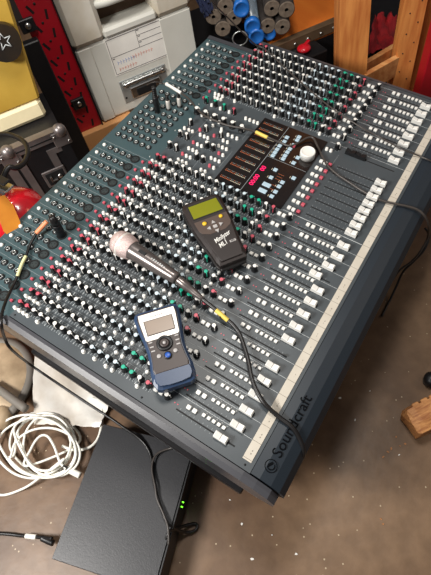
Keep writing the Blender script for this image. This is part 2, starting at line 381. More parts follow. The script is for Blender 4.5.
# ---- part meshes
def knob_body():
    b = MB(); prof = [(6.9, 0), (6.9, 2.6), (6.2, 3.6), (5.7, 14.6), (4.7, 15.8)]; n = 16
    rings = [[((r - (.25 if (i % 2 and 2.5 < z < 13) else 0)) * math.cos(2 * math.pi * i / n), (r - (.25 if (i % 2 and 2.5 < z < 13) else 0)) * math.sin(2 * math.pi * i / n), z) for i in range(n)] for r, z in prof]
    b.loft(rings, M['knob'], mm, False); return b
def knob_cap(c):
    b = MB().lathe([(3.9, 15.6), (3.85, 16.7), (3.2, 17.1)], M[c], mm, 12, False)
    b.box(3.2, 6.3, -.8, .8, 3.6, 16.0, M[c], mm); return b
def big(mb, s): # scaled copy
    n = MB(); n.v = [(x * s, y * s, z) for x, y, z in mb.v]; n.f = mb.f; n.mi = mb.mi; n.m = mb.m; n.sm = mb.sm; return n
KB = knob_body(); KC = {c: knob_cap(c) for c in ('pink', 'white', 'blue_pale', 'teal')}
KBm = {0: KB.mesh('knob'), 1: big(KB, 1.3).mesh('knob')}
KCm = {(c, s): (big(KC[c], 1.3) if s else KC[c]).mesh('knob_cap') for c in KC for s in (0, 1)}
CAM_L = MINV @ CW
near = lambda q: (Vector((q[0] / 1000, q[1] / 1000, 0)) - CAM_L).length
def merge(dst, src, mtx):
    o = len(dst.v); dst.v += [tuple(mtx @ Vector(p)) for p in src.v]
    ks = [dst.k(m_) for m_ in src.m]
    for f, i, s_ in zip(src.f, src.mi, src.sm): dst.f.append(tuple(o + j for j in f)); dst.mi.append(ks[i]); dst.sm.append(s_)
knobs.sort(key=near); rest = MB()
def krot(): return math.radians(random.choice((-90, -90, -75, -105, -140, -60, 200, -40)) + random.uniform(-8, 8))
for i, (u, v, c, s) in enumerate(knobs):
    p = (u / 1000, v / 1000, 0); a = krot()
    if i < 100:
        k = inst('knob', KBm[s], con, p, a); q = inst('knob_cap', KCm[(c, s)], k, (0, 0, 0))
    else:
        mt = T(p) @ Matrix.Rotation(a, 4, 'Z'); merge(rest, big(KB, 1.3) if s else KB, mt); merge(rest, big(KC[c], 1.3) if s else KC[c], mt)
r_ = rest.build('knobs', con); r_['kind'] = 'stuff'
def btn_mesh(c, t):
    b = MB()
    if t == 'r': b.lathe([(3.9, 0), (3.9, 1), (3.5, 1.2), (3.3, 6.4), (2.7, 7.0)], M[c], mm, 10)
    elif t == 'm': b.box(-3.8, 3.8, -4.0, 4.0, 0, 6, M[c], mm, 1)
    else: b.box(-2.9, 2.9, -3.1, 3.1, 0, 5.2, M[c], mm, .8)
    return b
BM = {(c, t): btn_mesh(c, t) for c in ('white', 'pink') for t in 'rms'}; BMm = {k: v.mesh('button') for k, v in BM.items()}
def rank(lst, name, getmb, getme, z=0):
    lst.sort(key=near); rest = MB()
    for i, q in enumerate(lst):
        p = (q[0] / 1000, q[1] / 1000, z)
        if i < 100: inst(name, getme(q), con, p)
        else: merge(rest, getmb(q), T(p))
    if rest.v: rest.build(name + 's', con)['kind'] = 'stuff'
rank(btns, 'button', lambda q: BM[(q[2], q[3])], lambda q: BMm[(q[2], q[3])])
# faders
def slot_mb(v0, v1):
    L = (v0 - v1) / 2
    return MB().box(-1.3, 1.3, -L, L, 0, .25, M['slot'], mm)
SMm = slot_mb(178, 62).mesh('fader_slot')
for u, v0, v1, ci in slots: inst('fader_slot', SMm, con, (u / 1000, (v0 + v1) / 2000, 0))
fc = MB(); pr = [(-12.2, 0), (-12.2, 9.5), (-10.5, 11.6), (-3.5, 9.6), (-1, 9), (-.6, 8.2), (.6, 8.2), (1, 9), (3.5, 9.6), (10.5, 11.6), (12.2, 9.5), (12.2, 0)]
fc.loft([[(u, v, z * (1 if abs(u) < 5 else .9)) for v, z in pr] for u in (-5.6, -4.6, 4.6, 5.6)], M['white'], mm)
FCm = fc.mesh('fader_cap')
fn = MB().box(-4.7, 4.7, -.5, .5, 8.2, 8.5, M['btn_grey'], mm).mesh('fader_line')
for u, v in caps_:
    k = inst('fader_cap', FCm, con, (u / 1000, v / 1000, .0006)); inst('fader_line', fn, k, (0, 0, 0))
inst('fader_stem', MB().box(-1, 1, -3, 3, 0, 5, M['black'], mm).mesh('fader_stem'), con, (.1852, .066, .0002))
# master fader pair in black with its slot
inst('fader_slot', SMm, con, (.7035, .120, 0))
fb = MB(); fb.loft([[(u, v, z) for v, z in pr] for u in (-5, -4, 4, 5)], M['black'], mm); FBm = fb.mesh('black_fader_cap')
for dv in (.168, .1435): o = inst('black_fader_cap', FBm, con, (.7035, dv, .0005))
# connectors
def jack_mb():
    b = MB().lathe([(8.2, 0), (8.2, .6), (7.8, 1.0)], M['rear_panel'], mm, 12)
    b.lathe([(8.0, .4), (7.8, 2.0), (7.0, 3.0), (4.7, 3.2), (4.7, 1.2)], M['knob'], mm, 12, True, False)
    b.lathe([(4.6, 1.2), (4.6, 3.8), (4.0, 4.3), (3.4, 4.2), (3.3, 1.4)], M['jack'], mm, 12, True, False)
    b.lathe([(3.2, .9), (3.2, 1.5)], M['slot'], mm, 10); return b
def wjack_mb():
    b = MB().lathe([(4.6, 0), (4.6, 3), (3.6, 5.2), (2.0, 5.6)], M['white'], mm, 12); return b
JB = {'j': jack_mb(), 'w': wjack_mb()}; JM = {k: v.mesh('jack_socket') for k, v in JB.items()}
rank(jacks, 'jack_socket', lambda q: JB[q[2]], lambda q: JM[q[2]], -.040)
xb = MB().lathe([(12, 0), (12, 1.8), (11.6, 2.2), (8.6, 2.2), (8.6, .4)], M['slot'], mm, 24, False, False)
xb.lathe([(9.35, .3), (9.35, .9)], M['xlr_insert'], mm, 24, False)
for a in (90, 210, 330):
    t = math.radians(a); xb.lathe([(1.4, .9), (1.4, 1.2)], M['slot'], mm @ T((4.6 * math.cos(t), 4.6 * math.sin(t), 0)), 8, False)
XM = xb.mesh('xlr_socket')
PB = MB().box(-3, 3, -3.2, 3.2, 0, 6, M['pink'], mm, 1).mesh('phantom_button')
for uL in CH:
    inst('xlr_socket', XM, con, ((uL + 15) / 1000, .6255, -.040)); inst('phantom_button', PB, con, ((uL + 15.5) / 1000, .6015, -.040))
b = MB()
for uL in CH:
    b.box(uL + 29.4, uL + 30, 590, 735, -40, -39.85, M['print_dim'], mm)
    for v in (654, 674, 693, 713, 640): b.box(uL + 12, uL + 18, v, v + 1.2, -40, -39.85, M['print_dim'], mm)
for u, v in ((-8, 600), (-8, 730), (972, 600), (972, 730), (716, 600), (492, 600), (600, 598)): b.lathe([(2, -40), (1.8, -39.2)], M['jack'], mm @ T((u, v, 0)), 8)
b.build('connector_legend', con)
# display panel
dp = MB().prism([(478, 230), (600, 230), (712, 230), (712, 399), (478, 399)], .0, 2.4, M['display'], 'z', mm).build('display_panel', con)
b = MB()
b.box(479, 711, 331, 332, 2.4, 2.6, M['print_dim'], mm); b.box(600, 600.8, 231, 331, 2.4, 2.6, M['print_dim'], mm)
b.build('panel_divider', dp)
for k in range(10):
    u = 495 + 22.4 * k; b = MB()
    for i in range(14):
        v = 391 - i * 3.8; b.box(u - 4.4, u - 2.4, v - 1.1, v + 1.1, 2.4, 2.7, M['amber'] if i < 7 else M['ledwhite'], mm); b.box(u + .4, u + 2.0, v - .7, v + .9, 2.4, 2.6, M['amber'] if i % 3 == 0 else M['print_dim'], mm)
    b.build('level_meter', dp)
b = MB()
text_mb(b, '00:00', .016, T((.521, .3195, .0027)), M['led_red'], .0003, sx=1.0, bold=0)
text_mb(b, '00', .016, T((.561, .3195, .0027)), M['led_red'], .0003, sx=1.0, bold=0)
b.build('timecode_display', dp)
bb = [(675.8, 318.8), (660.4, 317.4), (642.4, 320.6), (629.2, 320.2), (617.7, 319.5), (606.4, 318.9), (691.5, 294.6), (680.1, 293.6), (661, 293.4), (645.1, 295), (633.1, 295.2), (620.3, 294.6), (609.1, 293.6),
      (629.4, 266.3), (609.9, 267), (570, 292.7), (544.5, 290), (520.3, 288), (500.7, 287.6), (544.5, 261.5), (529.9, 262.1), (512.5, 261.6), (496.8, 262.4), (568.3, 245.6)]
TB = MB().box(-4.6, 4.6, -5, 5, 0, 3.2, M['btn_blue'], mm, 1).mesh('transport_button')
TW = MB().box(-5.5, 5.5, -10, 10, 0, 3.2, M['btn_blue'], mm, 1).mesh('transport_button')
for u, v in bb: inst('transport_button', TW if (u, v) in ((520.3, 288), (500.7, 287.6)) else TB, dp, (u / 1000, v / 1000, .0024))
b = MB()
for u, v in bb:
    b.box(u - 3, u + 3, v + 8, v + 9.2, 2.4, 2.6, M['ledwhite'], mm)
for u in (548, 556, 564, 528, 516): b.box(u, u + .7, 268, 282, 2.4, 2.6, M['amber'], mm)
b.build('display_legend', dp)
jw = MB().lathe([(17.5, 2.4), (17.5, 17), (16.6, 19), (15, 19.4), (14, 18.6), (11, 18.2), (.5, 18)], M['white'], mm, 32).build('jog_wheel', con, origin=(0, 0, 0)); jw.location = (.645, .2505, 0)
b = MB().box(655, 661, 288, 294, 0, 7, M['pink'], mm).build('shuttle_button', con)
# screws on the front panel
b = MB()
for u, v in ((-10, 34), (-10, 240), (-10, 545), (972, 34), (972, 545), (490, 34), (722, 300)): b.lathe([(2, 0), (1.7, .8)], M['slot'], mm @ T((u, v, 0)), 8)
b.build('panel_screws', con)
# foot rails below the body
MB().box(-38, -12, 22, 560, -176, -150, M['black_steel'], mm, 3).build('foot_rail', con)
MB().box(970, 990, 22, 560, -176, -150, M['black_steel'], mm, 3).build('foot_rail', con)
# low stand that carries the console (mostly hidden under it)
st = empty('console_stand', (0, 0, 0)); tag(st, 'low black steel stand hidden under the mixing console', 'stand')
for u in (.16, .84):
    for y in (.16, .56):
        MB().box(u - .02, u + .02, y - .02, y + .02, 0, CV(0, 100, -104).z if y < .3 else CV(0, 590, -142).z, M['black_steel'], None, .003).build('leg', st)
for y in (.16, .56): MB().box(.18, .82, y - .014, y + .014, .02, .045, M['black_steel']).build('cross_bar', st)

# ================================================================== THINGS LYING ON THE CONSOLE
def con_frame(a, b_, z, roll=0.):
    """frame at console point a(mm) with local y pointing from b_ to a, z = console normal"""
    y = (Vector(a) - Vector(b_)).normalized(); R3 = MCON.to_3x3()
    Y = R3 @ Vector((y.x, y.y, 0)); Z = R3 @ Vector((0, 0, 1)); X = Y.cross(Z)
    c = (Vector(a) + Vector(b_)) / 2
    return frame(CV(c.x, c.y, z), X, Y, Z)
def outline(pts, z0, z1, material, mb, bev=0.002, mtx=None):
    c = Vector((sum(p[0] for p in pts) / len(pts), sum(p[1] for p in pts) / len(pts)))
    def ring(z, k): return [(p[0] + (c.x - p[0]) * k, p[1] + (c.y - p[1]) * k, z) for p in pts]
    k = bev / max(abs(pts[0][0] - c.x), .01)
    return mb.loft([ring(z0, k), ring(z0 + bev, 0), ring(z1 - bev, 0), ring(z1, k)], material, mtx)
def sym(half): # mirror a list of right side points (top to bottom) to a closed ccw outline
    return [(-x, y) for x, y in half] + [(x, y) for x, y in reversed(half)]
# microphone: local y from tail to head
mf = con_frame((216, 472), (203.5, 306), 33)
mic = empty('microphone', mtx=mf); tag(mic, 'silver grey handheld microphone lying across the knobs of the mixing console', 'microphone')
RX = Matrix.Rotation(-math.pi / 2, 4, 'X')   # lathe z -> local +y
MB().lathe([(.0105, -.081), (.0122, -.079), (.0125, -.070), (.0135, -.06), (.0185, .022), (.0195, .030), (.0195, .033)], M['mic_body'], RX, 28).build('body', mic)
MB().lathe([(.0200, .032), (.0225, .036), (.0252, .048), (.0258, .054)], M['grille'], RX, 28, True, False).build('grille_basket', mic)
MB().lathe([(.0258, .0535), (.0266, .0545), (.0266, .0575), (.0258, .0585)], M['silver'], RX, 28, True, False).build('grille_band', mic)
MB().lathe([(.0258, .058), (.0250, .066), (.0220, .074), (.016, .0795), (.009, .0815), (.0005, .082)], M['grille'], RX, 28, True).build('grille_dome', mic)
MB().box(-.0035, .0035, -.005, .012, .0150, .0188, M['black'], None, .001).build('switch', mic)
b = MB()
for i in range(7): b.box(-.0008 - (i % 2) * .0012, .0012 + (i % 3) * .0006, -.052 + i * .005, -.0495 + i * .005, .0138 + i * .0005, .01455 + i * .0005, M['print'])
b.build('printed_mark', mic)
# microphone cable: plug body, yellow sleeve and black lead over the armrest
CV3 = lambda q: CV(*q)
mc = empty('microphone_cable', CV(203, 290, 30)); tag(mc, 'black microphone cable running from the microphone tail over the console armrest', 'cable')
MI = mc.matrix_world.copy()
def rel(o, pts): l = o.location; return [tuple(Vector(p) - l) for p in pts]
plug_d = (CL(217, 311, .022) - CV(203, 306, 33)).normalized()
def along(P, d, up=Vector((0, 0, 1))):
    x = d.cross(up).normalized(); y = d.cross(x); return frame(P, x, y, d)
pf = T(-mc.location) @ along(CV(203.3, 306, 33), plug_d)
MB().lathe([(.0088, 0), (.0092, .002), (.0092, .022), (.0075, .026), (.0072, .040), (.005, .056), (.0045, .062)], M['mic_body'], pf, 18).build('plug', mc)
MB().tube(rel(mc, [CL(216, 310, .023), CL(220, 313.5, .021), CL(224, 317, .019), CL(228, 320.5, .017)]), .0044, M['yellow_tape'], 10).build('sleeve', mc)
pm = [CV(203.3, 306, 33) + plug_d * .058, CL(216, 310, .023), CL(222, 315.5, .020), CL(228, 320.5, .017), CL(234, 326, .016), CL(240, 335, .014), CL(247.6, 358, .014), CL(252.6, 381, .014), CL(262.6, 401, .015), CL(277.7, 416, .008), CL(292, 427, .006), CL(299, 438, -.002), CL(303, 449, -.012), CL(302, 458, -.03), CL(293, 464, -.07), CL(270, 470, -.12), CL(250, 465, -.19)]
MB().tube(rel(mc, pm), .0040, M['cable'], 10).build('lead', mc)
# analyser (charcoal)
hf = con_frame((382, 374), (287, 233), 22)
an = empty('signal_analyser', mtx=hf); tag(an, 'charcoal handheld meter with green screen and four way grey keypad lying on the console', 'handheld meter')
H = [(.030, .0855), (.0385, .0830), (.0425, .076), (.0425, .040), (.0410, .012), (.0370, -.020), (.0325, -.052), (.0310, -.072), (.0280, -.0830)]
b = MB(); outline(sym(H), -.003, .024, M['an_body'], b, .004); b.build('body', an)
b = MB(); outline(sym([(x - .0055, y * .93) for x, y in H]), .0238, .0262, M['an_body'], b, .001); b.build('front_plate', an)
b = MB(); outline(sym([(.043, .080), (.044, .045), (.0425, .012), (.0385, -.02), (.034, -.052), (.0325, -.074), (.026, -.0865), (.0, -.087)]), .000, .009, M['an_edge'], b, .002); b.build('rubber_bumper', an)
b = MB(); outline(sym([(.0355, .028), (.0345, .004), (.030, -.004), (.016, -.011)]), .026, .0268, M['an_face'], b, .0004); b.build('keypad_panel', an)
b = MB(); outline(sym([(.0310, .0700), (.0320, .0365)]), .0262, .0272, M['lcd_green'], b, .0006); b.build('screen', an)
b = MB(); outline(sym([(.0330, .0725), (.0340, .034)]), .0255, .0266, M['black'], b, .0006); b.build('screen_frame', an)
for x, y, r in ((-.017, .017, .0045), (.020, .021, .0040)):
    MB().lathe([(r, .026), (r, .029), (r * .7, .0298)], M['btn_yellow'], T((x, y, 0)), 14).build('yellow_button', an)
for x, y in ((0, .013), (-.0125, .003), (.0125, .003), (0, -.0085)):
    b = MB(); a = math.atan2(y - .002, x) - math.pi / 2 if (x or y > 0) else math.pi
    b.lathe([(.0052, .0262), (.0052, .0286), (.0042, .0292)], M['btn_grey'], T((x, y, 0)) @ Matrix.Rotation(a + math.pi / 2, 4, 'Z'), 3, False); b.build('arrow_button', an)
MB().box(-.0043, .0043, -.0015, .0065, .0262, .0288, M['btn_grey'], None, .001).build('enter_button', an)
b = MB(); RZ = Matrix.Rotation(math.radians(0), 4, 'Z')
text_mb(b, 'Minilyzer', .0150, T((0.0015, -.0260, .0264)) @ Matrix.Rotation(math.radians(16), 4, 'Z'), M['white'], .0002, .4, .0001, .68)
text_mb(b, 'ML1', .0150, T((-.004, -.0425, .0264)) @ Matrix.Rotation(math.radians(16), 4, 'Z'), M['white'], .0002, .4, .0001, .72)
b.box(.0110, .0235, -.0450, -.0400, .0262, .0266, M['btn_grey']); text_mb(b, 'NTI', .0048, T((.0172, -.0425, .0267)), M['an_body'], .0001, 0, .0002); b.build('lettering', an)
# signal generator (blue)
gf = con_frame((124, 300), (34, 193), 19)
gn = empty('signal_generator', mtx=gf); tag(gn, 'blue edged handheld tester with beige screen and round dial lying on the console', 'handheld tester')
G = [(.030, .0775), (.0385, .0755), (.0420, .067), (.0395, .040), (.0355, .018), (.0335, -.004), (.0345, -.024), (.0370, -.042), (.0370, -.058), (.0325, -.0700), (.024, -.0735)]
b = MB(); outline(sym(G), -.003, .021, M['blue_shell'], b, .004); b.build('shell', gn)
b = MB(); outline(sym([(x - .0058, y * .93 + .000) for x, y in G[:8]] + [(.029, -.047)]), .0208, .0232, M['mini_face'], b, .001); b.build('face', gn)
b = MB(); outline(sym([(.0330, .0690), (.0335, .058), (.0300, .018), (.027, .0155)]), .0232, .0242, M['silver'], b, .0004); b.build('silver_plate', gn)
b = MB(); outline(sym([(.0262, .0545), (.0255, .0245)]), .0242, .0250, M['black'], b, .0004); b.build('screen_frame', gn)
b = MB(); outline(sym([(.0250, .0532), (.0242, .0258)]), .0247, .0254, M['lcd_beige'], b, .0003); b.build('screen', gn)
b = MB(); outline(sym([(.0310, -.0455), (.0325, -.052), (.0322, -.060), (.027, -.068), (.010, -.0705)]), .0205, .0245, M['blue_shell'], b, .0015); b.build('end_cap', gn)
MB().lathe([(.0145, .0232), (.0145, .0250), (.013, .0262), (.0105, .0262), (.0095, .0252)], M['black'], T((0, .004, 0)), 28).build('dial_ring', gn)
MB().lathe([(.0085, .0245), (.008, .0268), (.0055, .0272), (.0045, .0266)], M['mini_face'], T((0, .004, 0)), 22).build('dial_centre', gn)
MB().lathe([(.0032, .026), (.003, .0278), (.0005, .0282)], M['btn_grey'], T((0, .004, 0)), 12).build('dial_cap', gn)
MB().lathe([(.0072, .0232), (.0070, .0254), (.006, .026)], M['black'], T((.0, -.0195, 0)), 20).build('power_ring', gn)
MB().lathe([(.0052, .025), (.005, .0268), (.0035, .0274)], M['btn_royal'], T((.0, -.0195, 0)), 18).build('power_button', gn)
for x, y in ((-.0150, -.0165), (.0145, -.0150)): MB().lathe([(.0040, .0232), (.0038, .025), (.003, .0254)], M['btn_grey'], T((x, y, 0)), 14).build('round_button', gn)
for x, y in ((-.0235, .0120), (-.0225, -.0045), (.0235, .0120), (.0225, -.0045), (.0230, .0035), (-.0230, .0035)):
    MB().box(x - .0035, x + .0035, y - .0013, y + .0013, .0232, .0244, M['btn_grey'], None, .0004).build('menu_button', gn)
b = MB()
for i in range(6): b.box(-.012 + i * .004, -.0095 + i * .004, .0600, .0612, .0242, .0245, M['cable_grey'])
b.build('printed_mark', gn)

# black plug standing in one microphone socket
pu = CV(195, 625.5, -38)
pl = empty('microphone_plug', mtx=frame(pu, MCON.to_3x3() @ Vector((1, 0, 0)), MCON.to_3x3() @ Vector((0, 1, 0)), MCON.to_3x3() @ Vector((0, 0, 1))))
tag(pl, 'stubby black microphone plug standing upright in a console socket', 'audio plug')
MB().lathe([(.0098, .0), (.0098, .036), (.009, .038)], M['black'], None, 20).build('plug_shell', pl)
MB().lathe([(.009, .038), (.0088, .052), (.0065, .062), (.004, .064)], M['cable'], None, 16).build('strain_relief', pl)
b = MB()
for i in range(5): b.lathe([(.0101, .004 + i * .004), (.0101, .0055 + i * .004)], M['chassis'], None, 20, False, False)
b.build('grip_rings', pl)
# black jack plug in the master section sockets, standing tall
def jackplug(u, v, h, r, label, name, shell, grp=None):
    a = empty(name, mtx=MCON @ T((u / 1000, v / 1000, -.036))); tag(a, label, 'audio plug', grp)
    MB().lathe([(r * .9, 0), (r, .003), (r, h * .55), (r * .8, h * .62)], M[shell], None, 16).build('plug_shell', a)
    b = MB()
    for i in range(5): b.lathe([(r * .72, h * (.62 + i * .075)), (r * .82, h * (.64 + i * .075)), (r * .72, h * (.68 + i * .075))], M['cable'], None, 14)
    b.build('strain_relief', a); return a
a = jackplug(634, 678, .074, .0078, 'tall ribbed black jack plug standing upright in the middle socket field', 'jack_plug', 'black')
jackplug(658, 659, .040, .0055, 'small pale metal jack plug beside the tall black one, left of its twin', 'jack_plug', 'silver')
jackplug(682, 640, .040, .0055, 'small pale metal jack plug beside the tall black one, right of its twin', 'jack_plug', 'silver')
# patch lead with the orange plug that leaves the console over its left rear corner
oc = empty('patch_cable', CL(44, 226, -.02)); tag(oc, 'black patch cable with orange plug lying over the left rear corner of console', 'cable')
MB().tube(rel(oc, [CL(47, 221.5, -.012), CL(42, 227, -.02), CL(36.5, 233, -.028)]), .0052, M['orange_sleeve'], 12).build('plug', oc)
MB().tube(rel(oc, [CL(48.5, 219.5, -.028), CL(47, 221.5, -.014)]), .0026, M['metal'], 8).build('plug_tip', oc)
MB().tube(rel(oc, [CL(26, 256, -.03), CL(22, 264, -.031), CL(17.5, 276, -.031)]), .0036, M['pale_tape'], 10).build('sleeve', oc)
q = [CL(36.5, 233, -.029), CL(30, 245, -.033), CL(26, 256, -.033), CL(22, 264, -.033), CL(17.5, 276, -.033), CL(12, 288, -.03), CL(6, 301, -.01), CL(2, 314, .004), CL(1.5, 326, .001), CL(5, 339, -.06), CL(12, 350, -.10),
     W(30, 364.5, .13), W(60, 385, .115), W(90, 405, .105), W(108, 416.5, .10), W(123, 427, .093), W(140, 439, .082), W(149, 451, .078), W(152.5, 465, .077), W(153.5, 480, .077), W(157, 495, .077), W(161, 508, .077), W(165.5, 520, .078), W(172, 527, .07), W(184, 532, .02), W(194, 531, .008), W(197.5, 526, .006), W(194, 523.5, .006), W(184, 526, .02), W(176, 529, .05), W(169.5, 531, .08), W(166, 539, .078)]
MB().tube(rel(oc, q), .0031, M['cable'], 8).build('lead', oc)
nc = MB().tube([W(183, 448, .10), W(172, 448, .085), W(160, 452, .083), W(154, 458, .083), W(152, 470, .083), W(155, 486, .084), W(157, 499, .083), W(163, 513, .083), W(168, 528, .084), W(168.5, 545, .079)], .0022, M['cable_grey'], 8).build('thin_cable')
tag(nc, 'thin grey cable twisted around the black cable on top of the black box', 'cable')
# lead with white and yellow sleeves crossing the master section and leaving over the right side
yc = empty('aux_cable', CL(165, 83, 0)); tag(yc, 'dark cable with white sleeve crossing the console display and hanging over the armrest', 'cable')
wsl = [CL(166, 84, .004), CL(173, 88, .004), CL(181, 93, .004)]
MB().tube(rel(yc, wsl), .0042, M['white'], 10).build('plug_sleeve', yc)
MB().tube(rel(yc, [CL(160, 83.5, -.02), CL(166, 84, .003)]), .0020, M['metal'], 8).build('plug_tip', yc)
MB().tube(rel(yc, [CL(256, 132, .012), CL(262, 135, .012), CL(267.5, 137.5, .012)]), .0042, M['yellow_tape'], 10).build('sleeve', yc)
q = [CL(181, 93, .004), CL(190, 100, .004), CL(197, 109, .012), CL(205, 116, .018), CL(216, 121, .018), CL(228, 125.5, .018), CL(243, 128.5, .018), CL(256, 132, .012), CL(268, 137.5, .012), CL(280, 142.5, .006), CL(290, 146, .006), CL(300, 142, .008), CL(307, 138, .01), CL(313, 138, .010),
     CL(317, 145, .008), CL(322, 156, .007), CL(328, 166, .007), CL(338, 175, .006), CL(350, 183, .006), CL(364, 192, .007), CL(380, 200, .006), CL(396, 204, .007), CL(408, 206.5, .007), CL(418, 210, .004), CL(425, 216.5, -.006), CL(429, 226, -.04), W(427.5, 238, .19), W(420, 252, .16), W(411, 262, .13), W(400, 270, .11), W(390, 284, .06), W(380, 300, .02), W(368, 322, .008)]
MB().tube(rel(yc, q), .0025, M['cable_grey'], 8).build('lead', yc)
# long thin straight lead coming from the rolls over the right block
lc = MB().tube([W(206, -6, .62), W(214, 4, .58), W(228, 18, .50), W(244, 34, .44), CL(256, 45, .025), CL(266, 50, .018), CL(285, 68, .018), CL(305, 86, .018), CL(325, 103, .018), CL(345, 117, .018), CL(362, 128, .014), CL(380, 137.5, .008), CL(400, 148, .016), CL(418, 155.5, .006), CL(431, 161, .005), CL(446, 168, -.02)], .0017, M['cable_grey'], 8).build('lead_cable')
tag(lc, 'long thin grey cable stretched from the rolls across the right knobs of console', 'cable')
# curl of lead hanging out at the rear socket
rc = MB().tube([CL(147, 85, -.01), CL(152, 82.5, .01), CL(158, 82, .01), CL(163, 83, .003)], .0013, M['cable_grey'], 8).build('thin_wire')
tag(rc, 'short thin grey wire curving into the white plug sleeve at console rear', 'wire')
kc = MB().tube([W(425, 228, .17), W(429, 236, .15), W(424, 250, .13), W(413, 262, .1), W(403, 272, .07), W(396, 287, .03), W(389, 302, .006), W(382, 316, .006)], .0028, M['cable'], 8).build('hanging_cable')
tag(kc, 'black cable hanging beside the armrest just outside the grey one', 'cable')

# ================================================================== FLOOR IN FRONT AND LEFT
# black rack box with a row of indicator lamps
A = W(103.5, 424, .075); B_ = W(51.4, 558.8, .075)
ydir = Vector((A.x - B_.x, A.y - B_.y, 0)); Lb = ydir.length; ydir.normalize(); xdir = Vector((ydir.y, -ydir.x, 0))
Wd = abs((W(158, 575, .075) - B_).dot(xdir))
bf = frame((B_.x, B_.y, 0), xdir, ydir, (0, 0, 1))
nb = empty('network_box', mtx=bf); tag(nb, 'flat black metal box with green lamps lying on the floor below the console', 'electronics box')
MB().box(0, Wd, 0, Lb, .006, .075, M['black_box'], None, .0015).build('housing', nb)
MB().box(Wd, Wd + .004, .004, Lb - .004, .010, .072, M['black'], None, .001).build('front_plate', nb)
t0 = (bf.inverted() @ W(183, 501, .04)).y
for i in range(4): MB().box(Wd + .0035, Wd + .0052, t0 - .012 + (i // 2) * .009 - .001, t0 - .012 + (i // 2) * .009 + .001, .046 + (i % 2) * .008, .0485 + (i % 2) * .008, M['led_green']).build('indicator_lamp', nb)
for x in (.02, Wd - .02):
    for y in (.03, Lb - .03): MB().lathe([(.008, 0), (.008, .006)], M['black'], T((x, y, 0)), 12).build('foot', nb)
# power lead with white sleeve at the left of the box
pc = empty('power_cable', W(30, 537, .01)); tag(pc, 'black cable with white sleeve plugged into the left side of the black box', 'cable')
MB().tube(rel(pc, [W(-12, 533, .006), W(8, 534, .006), W(20, 535.5, .007), W(32, 536.5, .012), W(44, 537.5, .02), W(52, 538.5, .03)]), .0038, M['cable'], 8).build('lead', pc)
MB().tube(rel(pc, [W(26, 536, .011), W(31, 536.5, .013), W(36, 537, .016)]), .0052, M['cable_white'], 10).build('sleeve', pc)
MB().tube(rel(pc, [W(42, 538, .018), W(47, 540.5, .018), W(53, 543, .02)]), .0065, M['black'], 8).build('plug', pc)
# white cable coil
cc = W(44, 452, .01); wc = empty('white_cable', cc); tag(wc, 'coiled white cable with white plug lying on the floor left of the black box', 'cable')
loops = []; random.seed(3); z = .006
spec = [(40, 449, 44, 41, 0.2), (54, 450, 42, 36, .5), (34, 455, 38, 34, 1.1), (57, 447, 33, 40, -.3), (46, 452, 45, 34, .9), (38, 446, 34, 39, .1), (60, 455, 36, 30, .0), (45, 458, 40, 30, 1.3), (52, 444, 30, 36, .4)]
for k, (cx, cy, ra, rb, ph) in enumerate(spec):
    for i in range(10):
        t = -2 * math.pi * i / 10 + 2.4; x, y = ra * math.cos(t) * .95, rb * math.sin(t) * .95
        nx = spec[(k + 1) % len(spec)]; f = i / 10
        X = (cx * (1 - f) + nx[0] * f) - 5; Y = (cy * (1 - f) + nx[1] * f) - 4; x *= .9; y *= .88
        xr = x * math.cos(ph * .3) - y * math.sin(ph * .3); yr = x * math.sin(ph * .3) + y * math.cos(ph * .3)
        loops.append(W(X + xr, Y + yr, z + .002 * random.random())); z += .0004
tail = [W(20, 490, .006), W(4, 495, .004), W(-12, 493, .004)]
head = [W(66, 469, .036), W(60, 462, .040), W(54, 446, .040), W(47, 436, .040), W(39, 437, .038), W(31, 449, .036), W(27, 466, .034)]
MB().tube(rel(wc, head[::-1][::-1] + loops[4:-6] + [W(34, 482, .02)] + tail), .0029, M['cable_white'], 8).build('coil', wc)
MB().tube(rel(wc, [W(63, 466, .038), W(67, 469, .034), W(71, 471, .030)]), .0038, M['cable'], 10).build('boot', wc)
MB().tube(rel(wc, [W(70, 470.5, .030), W(75, 473, .028), W(80, 475.5, .028)]), .0072, M['cable_white'], 10).build('plug', wc)
MB().tube(rel(wc, [W(92, 398, .02), W(101, 402, .015), W(102, 415, .012), W(101, 428, .01), W(97, 440, .008), W(88, 448, .012), W(74, 450, .015), W(62, 446, .02)]), .0034, M['cable_white'], 8).build('loop', wc)
# milky plastic sheet under the left side
def sheet(name, pts, h, material, nx=14, ny=10, th=.0008):
    (a, b2, c, d) = [Vector(p) for p in pts]; g = []
    for i in range(nx + 1):
        for j in range(ny + 1):
            s_, t_ = i / nx, j / ny; p = a * (1 - s_) * (1 - t_) + b2 * s_ * (1 - t_) + c * s_ * t_ + d * (1 - s_) * t_
            g.append((p.x + random.uniform(-.003, .003), p.y + random.uniform(-.003, .003), p.z + h * (.4 + .6 * math.sin(7 * s_ + 3 * t_) * math.sin(2 * t_ + 9 * s_ * t_) + random.uniform(0, .5))))
    n = len(g); fs = [(i * (ny + 1) + j, (i + 1) * (ny + 1) + j, (i + 1) * (ny + 1) + j + 1, i * (ny + 1) + j + 1) for i in range(nx) for j in range(ny)]
    b = MB().add(g, fs, material, None, True); b.add([(x, y, z - th) for x, y, z in g], [f[::-1] for f in fs], material, None, True)
    return b.build(name)
sh = sheet('plastic_sheet', [W(34, 425, .012), W(101, 428, .012), W(112, 398, .012), W(36, 350, .012)], .009, M['sheet'])
tag(sh, 'crumpled milky plastic sheet on the floor below the left console edge', 'plastic sheet')
cb = empty('dusty_stool', W(20, 400, .02)); tag(cb, 'dusty tan round base with grey rim arc on the floor left of the plastic sheet', 'stool base')
b = MB(); c0 = W(-12, 385, 0)
